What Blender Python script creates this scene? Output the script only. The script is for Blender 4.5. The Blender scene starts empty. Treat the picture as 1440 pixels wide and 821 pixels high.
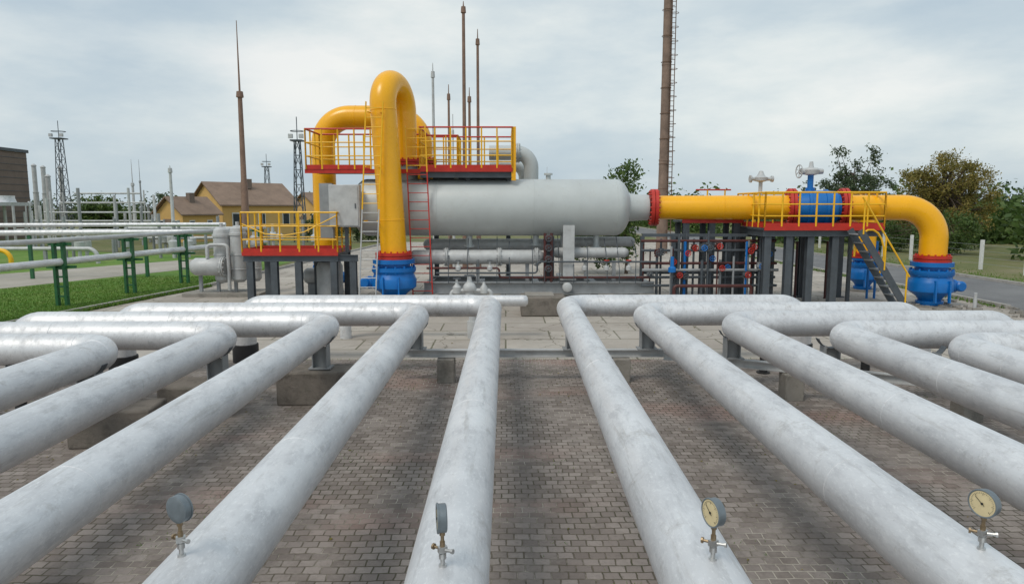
import bpy, math, random
from mathutils import Vector, Matrix
import bmesh
random.seed(7)
R=math.radians
scene=bpy.context.scene
# ------------------------------------------------------------------ materials
def newmat(name):
    m=bpy.data.materials.new(name); m.use_nodes=True
    nt=m.node_tree; b=nt.nodes['Principled BSDF']
    return m,nt,b
def noise(nt,scale,detail=6,rough=.6,vec=None,stretch=None):
    n=nt.nodes.new('ShaderNodeTexNoise'); n.inputs['Scale'].default_value=scale
    n.inputs['Detail'].default_value=detail; n.inputs['Roughness'].default_value=rough
    if vec is None:
        g=nt.nodes.new('ShaderNodeNewGeometry'); vec=g.outputs['Position']
    if stretch:
        mp=nt.nodes.new('ShaderNodeMapping'); mp.inputs['Scale'].default_value=stretch
        nt.links.new(vec,mp.inputs['Vector']); vec=mp.outputs['Vector']
    nt.links.new(vec,n.inputs['Vector']); return n.outputs['Fac']
def ramp(nt,fac,stops):
    r=nt.nodes.new('ShaderNodeValToRGB'); e=r.color_ramp.elements
    while len(e)<len(stops): e.new(.5)
    for i,(p,c) in enumerate(stops):
        e[i].position=p
        if not isinstance(c,(tuple,list)): c=(c,c,c)
        e[i].color=(c[0],c[1],c[2],1)
    nt.links.new(fac,r.inputs['Fac']); return r.outputs['Color']
def mix(nt,a,b,fac,mode='MIX'):
    m=nt.nodes.new('ShaderNodeMix'); m.data_type='RGBA'; m.blend_type=mode
    for s,v in ((m.inputs[6],a),(m.inputs[7],b)):
        if isinstance(v,(tuple,list)): s.default_value=(v[0],v[1],v[2],1)
        else: nt.links.new(v,s)
    if isinstance(fac,(int,float)): m.inputs[0].default_value=fac
    else: nt.links.new(fac,m.inputs[0])
    return m.outputs[2]
def bump(nt,b,h,strength=.3,dist=.01):
    n=nt.nodes.new('ShaderNodeBump'); n.inputs['Strength'].default_value=strength; n.inputs['Distance'].default_value=dist
    nt.links.new(h,n.inputs['Height']); nt.links.new(n.outputs['Normal'],b.inputs['Normal'])
def paint(name,col,rough=.45,metal=0.,var=.18,dirt=(.12,.10,.08),dirtamt=.35,scale=3.,bs=.15,stretch=None):
    m,nt,b=newmat(name)
    n1=noise(nt,scale,8,.65,stretch=stretch)
    lo=tuple(c*(1-var) for c in col); hi=tuple(min(1,c*(1+var*.6)) for c in col)
    c=ramp(nt,n1,[(.3,lo),(.7,hi)])
    n2=noise(nt,scale*2.7,10,.75)
    f=ramp(nt,n2,[(.55,0.),(.78,dirtamt)])
    c=mix(nt,c,dirt,f)
    nt.links.new(c,b.inputs['Base Color'])
    rr=ramp(nt,n2,[(.3,rough*.85),(.8,min(1,rough*1.35))]); nt.links.new(rr,b.inputs['Roughness'])
    b.inputs['Metallic'].default_value=metal
    bump(nt,b,noise(nt,40,4),bs,.004)
    return m
M={}
def silver():
    m,nt,b=newmat('silver_painted_steel')
    n1=noise(nt,1.3,8,.6); n2=noise(nt,9,8,.7,stretch=(1,.3,1)); n3=noise(nt,45,5,.7,stretch=(1,.45,1))
    c=ramp(nt,n1,[(.3,(.60,.605,.62)),(.7,(.80,.805,.815))])
    c=mix(nt,c,(.40,.405,.42),ramp(nt,n2,[(.48,0.),(.70,.6)]))
    c=mix(nt,c,(.93,.93,.93),ramp(nt,n3,[(.53,0.),(.72,.5)]))
    n4=noise(nt,2.1,10,.78)
    c=mix(nt,c,(.25,.215,.17),ramp(nt,n4,[(.58,0.),(.71,.5)]))
    n5=noise(nt,14,8,.8)
    c=mix(nt,c,(.18,.17,.16),ramp(nt,n5,[(.63,0.),(.74,.6)]))
    n6=noise(nt,5,8,.75,stretch=(2.2,.18,2.2))
    c=mix(nt,c,(.36,.34,.31),ramp(nt,n6,[(.56,0.),(.66,.35)]))
    nt.links.new(c,b.inputs['Base Color'])
    b.inputs['Metallic'].default_value=.4
    nt.links.new(ramp(nt,n2,[(.3,.40),(.7,.62)]),b.inputs['Roughness'])
    bump(nt,b,n3,.4,.003); return m
M['silver']=silver()
M['vessel']=paint('vessel_grey_paint',(.52,.55,.545),.42,.05,.08,(.25,.22,.18),.3,1.2)
M['grey']=paint('grey_steel_paint',(.31,.325,.335),.5,.1,.2,(.2,.12,.07),.35,3)
M['lgrey']=paint('light_grey_paint',(.52,.53,.53),.5,.1,.2,(.25,.18,.12),.4,3)
M['dgrey']=paint('dark_grey_steel',(.085,.10,.115),.5,.1,.25,(.12,.07,.04),.35,3)
M['yellow']=paint('yellow_gas_paint',(.93,.45,.004),.28,0,.06,(.50,.22,.02),.3,1.2,.08)
M['yrail']=paint('yellow_rail_paint',(.90,.50,.01),.42,0,.12,(.25,.12,.05),.4,5)
M['red']=paint('red_paint',(.52,.028,.015),.45,0,.2,(.15,.06,.03),.35,4)
M['blue']=paint('blue_valve_paint',(.003,.155,.50),.33,0,.15,(.02,.07,.18),.35,3)
M['maroon']=paint('maroon_pipe_paint',(.095,.028,.025),.5,0,.3,(.05,.03,.02),.4,5)
M['green']=paint('green_post_paint',(.02,.12,.045),.5,0,.25,(.15,.08,.04),.4,4)
M['rust']=paint('rusty_steel',(.17,.10,.065),.8,.1,.4,(.06,.035,.025),.5,2)
M['mast']=paint('mast_brown',(.24,.15,.11),.7,0,.3,(.38,.34,.30),.4,2)
M['stack']=paint('stack_weathered',(.25,.175,.135),.75,0,.35,(.09,.055,.04),.7,1.6)
M['black']=paint('black_rubber',(.025,.025,.027),.6,0,.3,(.07,.06,.05),.3,5)
M['white']=paint('white_paint',(.72,.72,.70),.6,0,.12,(.3,.26,.2),.35,2)
M['brass']=paint('weathered_brass',(.32,.24,.15),.4,.7,.3,(.1,.06,.04),.5,30)
M['steel']=paint('galvanised_steel',(.55,.55,.54),.35,.8,.2,(.2,.15,.1),.3,30)
M['gaugecase']=paint('gauge_case_grey',(.18,.21,.23),.4,.3,.15,(.1,.1,.1),.3,25)
M['dial']=paint('dial_cream',(.70,.58,.34),.4,0,.1,(.4,.28,.12),.4,18,.0)
M['ink']=paint('dial_ink',(.02,.02,.02),.5,0,.1)
def concrete(name,col,scale=2.5,dark=.45):
    m,nt,b=newmat(name)
    c=ramp(nt,noise(nt,scale,10,.7),[(.25,tuple(x*dark for x in col)),(.5,col),(.8,tuple(x*1.2 for x in col))])
    c=mix(nt,c,(.07,.075,.05),ramp(nt,noise(nt,scale*.6,8,.7),[(.55,0.),(.75,.6)]))
    nt.links.new(c,b.inputs['Base Color']); b.inputs['Roughness'].default_value=.9
    bump(nt,b,noise(nt,25,10,.75),.8,.025); return m
M['conc']=concrete('weathered_concrete',(.29,.27,.24))
M['concd']=concrete('dark_plinth_concrete',(.20,.175,.15),4,.35)
M['kerb']=concrete('kerb_concrete',(.40,.38,.35),3,.6)
def pavers():
    m,nt,b=newmat('block_pavers')
    g=nt.nodes.new('ShaderNodeNewGeometry')
    nn=nt.nodes.new('ShaderNodeTexNoise'); nn.inputs['Scale'].default_value=.8; nt.links.new(g.outputs['Position'],nn.inputs['Vector'])
    sc=nt.nodes.new('ShaderNodeVectorMath'); sc.operation='SCALE'; sc.inputs['Scale'].default_value=.09; nt.links.new(nn.outputs['Color'],sc.inputs[0])
    ad=nt.nodes.new('ShaderNodeVectorMath'); ad.operation='ADD'; nt.links.new(g.outputs['Position'],ad.inputs[0]); nt.links.new(sc.outputs[0],ad.inputs[1])
    n6=nt.nodes.new('ShaderNodeTexNoise'); n6.inputs['Scale'].default_value=12; nt.links.new(g.outputs['Position'],n6.inputs['Vector'])
    s6=nt.nodes.new('ShaderNodeVectorMath'); s6.operation='SCALE'; s6.inputs['Scale'].default_value=.024; nt.links.new(n6.outputs['Color'],s6.inputs[0])
    a6=nt.nodes.new('ShaderNodeVectorMath'); a6.operation='ADD'; nt.links.new(ad.outputs[0],a6.inputs[0]); nt.links.new(s6.outputs[0],a6.inputs[1])
    br=nt.nodes.new('ShaderNodeTexBrick'); nt.links.new(a6.outputs[0],br.inputs['Vector'])
    br.inputs['Scale'].default_value=1; br.inputs['Brick Width'].default_value=.142; br.inputs['Row Height'].default_value=.112
    br.inputs['Mortar Size'].default_value=.008; br.inputs['Mortar Smooth'].default_value=.6; br.inputs['Bias'].default_value=0
    br.inputs['Color1'].default_value=(.185,.155,.138,1); br.inputs['Color2'].default_value=(.31,.27,.247,1); br.inputs['Mortar'].default_value=(.06,.052,.04,1)
    c=br.outputs['Color']
    c=mix(nt,c,(.35,.19,.15),ramp(nt,noise(nt,.45,3,.5,stretch=(.5,1.3,1)),[(.54,0.),(.64,.38)]))
    c=mix(nt,c,(.44,.40,.36),ramp(nt,noise(nt,.7,9,.78),[(.50,0.),(.72,.6)]))
    c=mix(nt,c,(.10,.088,.078),ramp(nt,noise(nt,1.4,9,.78,stretch=(1,.6,1)),[(.50,0.),(.72,.6)]))
    c=mix(nt,c,(.11,.095,.085),ramp(nt,noise(nt,26,8,.75),[(.52,0.),(.74,.55)]))
    c=mix(nt,c,(.55,.51,.46),ramp(nt,noise(nt,34,8,.8),[(.62,0.),(.74,.5)]))
    jc=ramp(nt,noise(nt,.6,6,.7),[(.38,(.07,.068,.035)),(.50,(.13,.11,.08)),(.60,(.46,.42,.36))])
    c=mix(nt,c,jc,br.outputs['Fac'])
    nt.links.new(c,b.inputs['Base Color']); b.inputs['Roughness'].default_value=.85
    inv=nt.nodes.new('ShaderNodeMath'); inv.operation='SUBTRACT'; inv.inputs[0].default_value=1; nt.links.new(br.outputs['Fac'],inv.inputs[1])
    hm=nt.nodes.new('ShaderNodeMath'); hm.operation='MULTIPLY_ADD'; hm.inputs[1].default_value=.6
    nt.links.new(noise(nt,18,8,.7),hm.inputs[0]); nt.links.new(inv.outputs[0],hm.inputs[2])
    bump(nt,b,hm.outputs[0],.7,.012); return m
M['pavers']=pavers()
def slabs():
    m,nt,b=newmat('concrete_slabs')
    g=nt.nodes.new('ShaderNodeNewGeometry')
    br=nt.nodes.new('ShaderNodeTexBrick'); nt.links.new(g.outputs['Position'],br.inputs['Vector'])
    br.inputs['Scale'].default_value=1; br.inputs['Brick Width'].default_value=1.6; br.inputs['Row Height'].default_value=1.1; br.offset=.35
    br.inputs['Mortar Size'].default_value=.022; br.inputs['Mortar Smooth'].default_value=.3
    br.inputs['Color1'].default_value=(.37,.33,.29,1); br.inputs['Color2'].default_value=(.46,.42,.37,1); br.inputs['Mortar'].default_value=(.12,.115,.07,1)
    c=mix(nt,br.outputs['Color'],(.25,.22,.19),ramp(nt,noise(nt,.5,9,.7),[(.45,0.),(.7,.65)]))
    c=mix(nt,c,(.53,.50,.45),ramp(nt,noise(nt,.9,9,.7),[(.55,0.),(.75,.5)]))
    c=mix(nt,c,(.17,.15,.125),ramp(nt,noise(nt,9,9,.78),[(.55,0.),(.8,.6)]))
    vo=nt.nodes.new('ShaderNodeTexVoronoi'); vo.feature='DISTANCE_TO_EDGE'; vo.inputs['Scale'].default_value=.55
    n7=nt.nodes.new('ShaderNodeTexNoise'); n7.inputs['Scale'].default_value=2; n7.inputs['Detail'].default_value=6; nt.links.new(g.outputs['Position'],n7.inputs['Vector'])
    s7=nt.nodes.new('ShaderNodeVectorMath'); s7.operation='SCALE'; s7.inputs['Scale'].default_value=.6; nt.links.new(n7.outputs['Color'],s7.inputs[0])
    a7=nt.nodes.new('ShaderNodeVectorMath'); a7.operation='ADD'; nt.links.new(g.outputs['Position'],a7.inputs[0]); nt.links.new(s7.outputs[0],a7.inputs[1])
    nt.links.new(a7.outputs[0],vo.inputs['Vector'])
    c=mix(nt,c,(.10,.09,.06),ramp(nt,vo.outputs['Distance'],[(.0,.8),(.012,0.)]))
    nt.links.new(c,b.inputs['Base Color']); b.inputs['Roughness'].default_value=.9
    bump(nt,b,noise(nt,15,9,.7),.5,.02); return m
M['slabs']=slabs()
def ground(name,c1,c2,c3,s=.3,dk=.6):
    m,nt,b=newmat(name)
    c=ramp(nt,noise(nt,s,9,.65),[(.3,c1),(.5,c2),(.72,c3)])
    c=mix(nt,c,tuple(x*.45 for x in c1),ramp(nt,noise(nt,6,8,.75),[(.5,0.),(.75,dk)]))
    nt.links.new(c,b.inputs['Base Color']); b.inputs['Roughness'].default_value=.95
    bump(nt,b,noise(nt,12,8,.8),.6,.04); return m
M['field']=ground('field_grass',(.085,.12,.03),(.15,.155,.055),(.24,.205,.12))
M['lawn']=ground('lawn_grass',(.07,.17,.015),(.115,.22,.025),(.20,.235,.06),.6,.45)
M['asphalt']=ground('asphalt',(.13,.13,.135),(.17,.17,.173),(.22,.22,.22),.4,.3)
M['path']=ground('pale_gravel_path',(.32,.29,.24),(.38,.35,.30),(.46,.42,.37),.6,.3)
def leafmat(name,a,b_,c_):
    m,nt,b=newmat(name)
    g=nt.nodes.new('ShaderNodeNewGeometry')
    c=ramp(nt,g.outputs['Random Per Island'],[(0,a),(.55,b_),(1,c_)])
    c2=mix(nt,c,tuple(x*.6 for x in a),ramp(nt,noise(nt,1.2,3),[(.42,0.),(.62,.45)]))
    nt.links.new(c2,b.inputs['Base Color']); b.inputs['Roughness'].default_value=.6
    t=nt.nodes.new('ShaderNodeBsdfTranslucent'); nt.links.new(c2,t.inputs['Color'])
    ms=nt.nodes.new('ShaderNodeMixShader'); ms.inputs[0].default_value=.35
    nt.links.new(b.outputs[0],ms.inputs[1]); nt.links.new(t.outputs[0],ms.inputs[2])
    nt.links.new(ms.outputs[0],nt.nodes['Material Output'].inputs['Surface']); return m
M['leaf']=leafmat('foliage_green',(.06,.11,.025),(.10,.17,.04),(.17,.23,.06))
M['leafy']=leafmat('foliage_autumn',(.16,.155,.035),(.30,.25,.06),(.42,.31,.09))
M['leafd']=leafmat('foliage_dark',(.035,.065,.02),(.065,.105,.03),(.11,.15,.045))
M['leafb']=leafmat('foliage_blue_green',(.05,.09,.04),(.09,.13,.06),(.14,.17,.08))
M['blade']=leafmat('grass_blades',(.08,.19,.015),(.13,.26,.03),(.25,.30,.08))
M['bark']=paint('bark',(.12,.09,.07),.9,0,.4)
M['ochre']=paint('ochre_render',(.66,.42,.15),.85,0,.1,(.3,.2,.1),.25,.6)
M['roof']=paint('brown_roof',(.25,.175,.13),.85,0,.25,(.10,.08,.07),.4,.8)
M['bldg']=paint('brown_cladding',(.19,.145,.12),.8,0,.2,(.09,.07,.06),.4,.4)
M['glass']=paint('dark_window',(.04,.05,.06),.15,0,.2)

# ------------------------------------------------------------------ geometry builder
class B:
    def __init__(s,name): s.name=name; s.parts={}; s.bev={}
    def add(s,part,mat,vs,fs):
        if part not in s.parts: s.parts[part]=[[],[],mat]
        V,F,_=s.parts[part]; o=len(V); V.extend([Vector(v) for v in vs]); F.extend([tuple(i+o for i in f) for f in fs])
    def tube(s,part,mat,pts,r,seg=14,cap=True,closed=False):
        pts=[Vector(p) for p in pts]; n=len(pts)
        rs=r if isinstance(r,(list,tuple)) else [r]*n
        vs=[];fs=[];N=None
        for i,p in enumerate(pts):
            if closed: t=pts[(i+1)%n]-pts[i-1]
            else: t=pts[min(i+1,n-1)]-pts[max(i-1,0)]
            t.normalize()
            if N is None:
                up=Vector((0,0,1)) if abs(t.z)<.9 else Vector((1,0,0))
                N=up-up.dot(t)*t
            else: N=N-N.dot(t)*t
            N.normalize(); Bn=t.cross(N)
            for k in range(seg):
                a=2*math.pi*(k+.5)/seg
                vs.append(p+(N*math.cos(a)+Bn*math.sin(a))*rs[i])
        m=n if closed else n-1
        for i in range(m):
            a=i*seg; b=((i+1)%n)*seg
            for k in range(seg):
                k2=(k+1)%seg; fs.append((a+k,a+k2,b+k2,b+k))
        if cap and not closed:
            fs.append(tuple(range(seg))[::-1]); fs.append(tuple((n-1)*seg+k for k in range(seg)))
        s.add(part,mat,vs,fs)
    def lathe(s,part,mat,p0,axis,prof,seg=28):
        p0=Vector(p0); a=Vector(axis).normalized()
        up=Vector((0,0,1)) if abs(a.z)<.9 else Vector((1,0,0))
        N=(up-up.dot(a)*a).normalized(); Bn=a.cross(N)
        vs=[];fs=[]
        for t,r in prof:
            for k in range(seg):
                an=2*math.pi*(k+.5)/seg
                vs.append(p0+a*t+(N*math.cos(an)+Bn*math.sin(an))*max(r,1e-4))
        for i in range(len(prof)-1):
            for k in range(seg):
                k2=(k+1)%seg; fs.append((i*seg+k,i*seg+k2,(i+1)*seg+k2,(i+1)*seg+k))
        fs.append(tuple(range(seg))[::-1]); e=(len(prof)-1)*seg; fs.append(tuple(e+k for k in range(seg)))
        s.add(part,mat,vs,fs)
    def beam(s,part,mat,p0,p1,w,h):
        p0=Vector(p0);p1=Vector(p1); t=(p1-p0).normalized()
        up=Vector((0,0,1)) if abs(t.z)<.95 else Vector((0,1,0))
        side=t.cross(up).normalized(); up=side.cross(t)
        vs=[]
        for p in (p0,p1):
            for a,b in ((-1,-1),(1,-1),(1,1),(-1,1)): vs.append(p+side*a*w/2+up*b*h/2)
        s.add(part,mat,vs,[(3,2,1,0),(4,5,6,7),(0,1,5,4),(1,2,6,5),(2,3,7,6),(3,0,4,7)])
    def ibeam(s,part,mat,p0,p1,w,h,t=.015):
        p0=Vector(p0);p1=Vector(p1); d=(p1-p0).normalized()
        up=Vector((0,0,1)) if abs(d.z)<.95 else Vector((0,1,0))
        side=d.cross(up).normalized(); up=side.cross(d)
        o=up*(h/2-t/2)
        s.beam(part,mat,p0+o,p1+o,w,t); s.beam(part,mat,p0-o,p1-o,w,t); s.beam(part,mat,p0,p1,t,h-2*t)
    def box(s,part,mat,c,size,rz=0):
        c=Vector(c); d=Vector((math.cos(rz),math.sin(rz),0))*size[0]/2
        s.beam(part,mat,c-d,c+d,size[1],size[2])
    def ring(s,part,mat,c,axis,rad,r,n=24,seg=6):
        a=Vector(axis).normalized(); up=Vector((0,0,1)) if abs(a.z)<.9 else Vector((1,0,0))
        N=(up-up.dot(a)*a).normalized(); Bn=a.cross(N); c=Vector(c)
        s.tube(part,mat,[c+(N*math.cos(2*math.pi*i/n)+Bn*math.sin(2*math.pi*i/n))*rad for i in range(n)],r,seg,closed=True)
    def wheel(s,part,mat,c,axis,rad,r=.02):
        s.ring(part,mat,c,axis,rad,r,20,6)
        a=Vector(axis).normalized(); up=Vector((0,0,1)) if abs(a.z)<.9 else Vector((1,0,0))
        N=(up-up.dot(a)*a).normalized(); Bn=a.cross(N); c=Vector(c)
        for k in range(3):
            an=math.pi*k/3; d=(N*math.cos(an)+Bn*math.sin(an))*rad
            s.tube(part,mat,[c-d,c+d],r*.7,5)
    def flange(s,part,mat,c,axis,r,th,bolts=16,boltmat=None):
        a=Vector(axis).normalized(); c=Vector(c)
        g=.012; h=th/2
        s.lathe(part,mat,c-a*h,a,[(0,r),(h-g,r),(h-g,r*.9),(h+g,r*.9),(h+g,r),(th,r)],32)
        up=Vector((0,0,1)) if abs(a.z)<.9 else Vector((1,0,0))
        N=(up-up.dot(a)*a).normalized(); Bn=a.cross(N)
        for k in range(bolts):
            an=2*math.pi*k/bolts; q=c+(N*math.cos(an)+Bn*math.sin(an))*r*.88
            s.lathe(part+'_bolts',boltmat or mat,q-a*(h+.05),a,[(0,r*.05),(th+.1,r*.05)],6)
    def done(s,smooth=True):
        allv=[v for P in s.parts.values() for v in P[0]]
        mn=Vector([min(v[i] for v in allv) for i in range(3)]); mx=Vector([max(v[i] for v in allv) for i in range(3)])
        o=Vector(((mn.x+mx.x)/2,(mn.y+mx.y)/2,mn.z))
        single=len(s.parts)==1
        if not single:
            e=bpy.data.objects.new(s.name,None); scene.collection.objects.link(e); e.location=o; e.empty_display_size=.3
        for pn,(V,F,mat) in s.parts.items():
            me=bpy.data.meshes.new(pn); me.from_pydata([v-o for v in V],[],F)
            bm=bmesh.new(); bm.from_mesh(me); bmesh.ops.recalc_face_normals(bm,faces=bm.faces); bm.to_mesh(me); bm.free()
            me.materials.append(M[mat])
            if smooth:
                me.polygons.foreach_set('use_smooth',[True]*len(me.polygons)); me.set_sharp_from_angle(angle=R(38))
            ob=bpy.data.objects.new(s.name if single else pn,me); scene.collection.objects.link(ob)
            if single: ob.location=o
            else: ob.parent=e
            if pn in s.bev:
                bv=ob.modifiers.new('bevel','BEVEL'); bv.width=s.bev[pn]; bv.segments=2
def fillet(pts,rad,n=9):
    pts=[Vector(p) for p in pts]; out=[pts[0]]
    for i in range(1,len(pts)-1):
        p=pts[i]; a=(pts[i-1]-p).normalized(); b=(pts[i+1]-p).normalized()
        ang=a.angle(b); d=rad/math.tan(ang/2); s=p+a*d; e=p+b*d
        bis=(a+b).normalized(); c=p+bis*(rad/math.sin(ang/2))
        u=s-c; w=e-c; tot=u.angle(w); ax=u.cross(w).normalized()
        for k in range(n+1): out.append(c+Matrix.Rotation(tot*k/n,3,ax)@u)
    out.append(pts[-1]); return out
def sheet(name,mat,poly,z):
    me=bpy.data.meshes.new(name); me.from_pydata([(x,y,z) for x,y in poly],[],[tuple(range(len(poly)))])
    me.materials.append(M[mat]); ob=bpy.data.objects.new(name,me); scene.collection.objects.link(ob); return ob

# ------------------------------------------------------------------ ground
sheet('ground','field',[(-900,-300),(900,-300),(900,1500),(-900,1500)],0)
sheet('concrete_yard','slabs',[(-30,13.3),(30,13.3),(30,18),(15,20),(15,60),(-10,60),(-11.4,26),(-12.8,17),(-30,15.2)],.004)
sheet('block_paving','pavers',[(-30,-8),(30,-8),(30,13.3),(-30,13.3)],.008)
sheet('asphalt_road','asphalt',[(15,19),(20,17),(20,320),(15,320)],.012)
sheet('lawn','lawn',[(-60,8),(-30.1,15.3),(-12.9,17.2),(-11.5,26),(-12,40),(-60,60)],.010)
sheet('footpath','path',[(-60,10),(-30,17.5),(-18.7,25.5),(-15.7,33),(-13,45),(-15.5,45),(-18.6,39),(-22.8,31),(-34,22),(-60,15)],.016)
k=B('road_kerb'); k.beam('kerb_stones','kerb',(15,20,.06),(15,200,.06),.15,.13); k.beam('kerb_far_stones','kerb',(20,18,.06),(20,200,.06),.15,.13); k.done()
k=B('lawn_kerb'); k.beam('kerb_stones','kerb',(-30,15.25,.05),(-12.8,17.1,.05),.12,.12); k.beam('kerb_side','kerb',(-12.8,17.2,.05),(-11.4,26,.05),.12,.12); k.beam('kerb_back','kerb',(-11.4,26.1,.05),(-10,60,.05),.12,.12); k.done()

# ------------------------------------------------------------------ foreground pipes
rad=.213; zc=1.1
def fpipe(xn,xf,yb,xe,seams):
    o=B('silver_gas_pipe')
    x0=xn-(xf-xn)*.5
    pts=fillet([(x0,-2,zc),(xf,yb,zc),(xe,yb,zc),(xe,yb,-.05)],.42,12)
    o.tube('pipe_run','silver',pts,rad,40)
    d=(Vector((xf,yb,zc))-Vector((x0,-2,zc))).normalized()
    for sy in seams:
        c=Vector((x0,-2,zc))+d*((sy+2)/d.y)
        o.lathe('weld_seams','silver',c-d*.01,d,[(0,rad-.002),(.003,rad+.003),(.009,rad+.003),(.012,rad-.002)],40)
    sx=1 if xe>xf else -1
    for q in (xf+sx*.45,xf+sx*2.6):
        if abs(q)<abs(xe)-.4: o.lathe('weld_seams','silver',(q,yb,zc),(1,0,0),[(0,rad-.002),(.004,rad+.004),(.014,rad+.004),(.02,rad-.002)],40)
    c=Vector((x0,-2,zc))+d*((yb-.45+2)/d.y)
    o.lathe('weld_seams','silver',c,d,[(0,rad-.002),(.004,rad+.004),(.014,rad+.004),(.02,rad-.002)],40)
    o.lathe('ground_sleeve','black',(xe,yb,0.0),(0,0,1),[(0,rad+.03),(.35,rad+.03),(.36,rad+.004)],28)
    o.done()
PP=[(-.30,-.29,13.2,-5.1,[5.9,9.5]),(-1.56,-1.55,12.15,-6.9,[4.9,10.1]),(-2.9,-2.86,11.1,-8.0,[4.35,8.2]),
    (-4.08,-4.12,10.1,-9.6,[7.2]),(-5.3,-5.3,9.1,-11,[7.6]),
    (1.0,1.19,13.2,5.8,[7.5,11]),(2.37,2.45,12.15,7.5,[4.45,9.5]),(3.68,3.68,11.1,8.4,[6.1,9.9]),(4.93,4.97,10.1,10.6,[7.3]),(6.1,6.1,9.1,12,[7.9])]
for a in PP: fpipe(*a)
# pipe supports -------------------------------------------------------
def saddle(o,x,y,z0):
    o.box('saddle_plates','grey',(x,y,z0+.015),(.34,.26,.02))
    for dx in (-.11,.11): o.box('saddle_webs','grey',(x+dx,y,(z0+.02+zc-.17)/2),(.014,.2,zc-.17-z0-.03))
    o.box('saddle_webs','grey',(x,y,(z0+zc-.22)/2),(.21,.014,zc-.24-z0))
    pts=[(x+math.cos(a)*(rad+.008),y,zc+math.sin(a)*(rad+.008)) for a in [R(200+14*i) for i in range(11)]]
    for i in range(10): o.beam('cradle','dgrey',pts[i],pts[i+1],.12,.008)
o=B('pipe_support_beam')
o.ibeam('main_beam','lgrey',(-2.0,11.62,.50),(3.0,11.62,.50),.12,.13)
o.ibeam('second_beam','lgrey',(2.7,11.4,.50),(7.4,8.9,.50),.12,.13)
for x,y in ((-.3,11.62),(1.16,11.62),(-1.55,11.62),(2.45,11.62),(3.68,10.88),(4.96,10.2),(6.1,9.59)): saddle(o,x,y,.565)
for x,y in ((-1.03,11.6),(2.0,11.62),(4.5,10.45),(6.55,9.36)):
    o.box('concrete_feet','conc',(x,y,.21),(.3,.3,.43))
o.bev['concrete_feet']=.02
o.done()
def plinth(x,y,w,d,h,px,py,rz=.05):
    o=B('concrete_plinth'); o.box('block','concd',(x,y,h/2),(w,d,h),rz); o.bev['block']=.03
    saddle(o,px,py,h+.01)
    o.done()
plinth(-2.95,10.45,1.10,.6,.52,-2.86,10.4)
plinth(-4.5,9.75,.85,.65,.48,-4.12,9.6,-.1)
plinth(-5.0,8.6,1.0,.6,.48,-5.3,8.55,.1)
o=B('pipe_prop')
for x,y in ((-6.6,9.1),(-6.2,10.1),(-5.6,11.1),(4.7,12.15),(7.2,10.1),(6.0,11.1)):
    o.lathe('posts','black',(x,y,0),(0,0,1),[(0,.12),(.03,.12),(.03,.07),(zc-rad-.02,.07),(zc-rad,.14)],16)
o.done()

# gauges -----------------------------------------------------------------
def gauge(x,y,n,back=False):
    z=zc+rad
    o=B('pressure_gauge'); n=Vector(n).normalized(); P=Vector((x,y,z-.01))
    o.lathe('threaded_stub','steel',P,(0,0,1),[(0,.02),(.02,.019),(.02,.011),(.05,.011),(.05,.018),(.075,.018),(.075,.012),(.10,.012)],12)
    o.box('valve_body','steel',P+Vector((0,0,.095)),(.042,.026,.03),.4)
    o.lathe('bleed_screw','steel',P+Vector((.015,-.01,.095)),(.8,-.5,.1),[(0,.008),(.035,.008),(.035,.012),(.045,.012)],8)
    o.lathe('tee_handle','brass',P+Vector((-.015,.01,.095)),(-.8,.5,0),[(0,.007),(.03,.007),(.03,.015),(.04,.015)],8)
    o.lathe('riser','brass',P+Vector((0,0,.105)),(0,0,1),[(0,.013),(.03,.013),(.03,.009),(.06,.009),(.06,.014),(.082,.014)],8)
    C=P+Vector((0,0,.25))
    th=.042; s=C-n*th/2
    o.lathe('case','gaugecase',s,n,[(0,.04),(.0,.06),(.004,.067),(th-.004,.067),(th-.004,.071),(th,.071),(th,.064)],36)
    o.ring('bezel','gaugecase',s+n*(th+.001),n,.067,.0045,36,6)
    o.lathe('dial_face','dial',s+n*(th+.0005),n,[(0,.0635),(.0012,.0635)],36)
    side=Vector((0,0,1)).cross(n).normalized(); up=Vector((0,0,1)); F=s+n*(th+.0028)
    for i in range(31):
        a=R(225-9*i); d=side*math.cos(a)+up*math.sin(a); L=.012 if i%5==0 else .006
        o.beam('dial_marks','ink',F+d*(.056-L),F+d*.056,.0012 if i%5 else .002,.0008)
    a=R(140); d=side*math.cos(a)+up*math.sin(a)
    o.beam('needle','ink',F+n*.002-d*.015,F+n*.002+d*.045,.0025,.001)
    o.lathe('needle_hub','ink',F,n,[(0,.006),(.004,.006)],10)
    o.done()
gauge(-1.585,3.17,(.42,.90,0)); gauge(-.30,3.06,(-.98,-.16,0)); gauge(1.0,3.11,(-.93,-.33,0)); gauge(2.37,3.2,(-.92,-.40,0))

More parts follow.
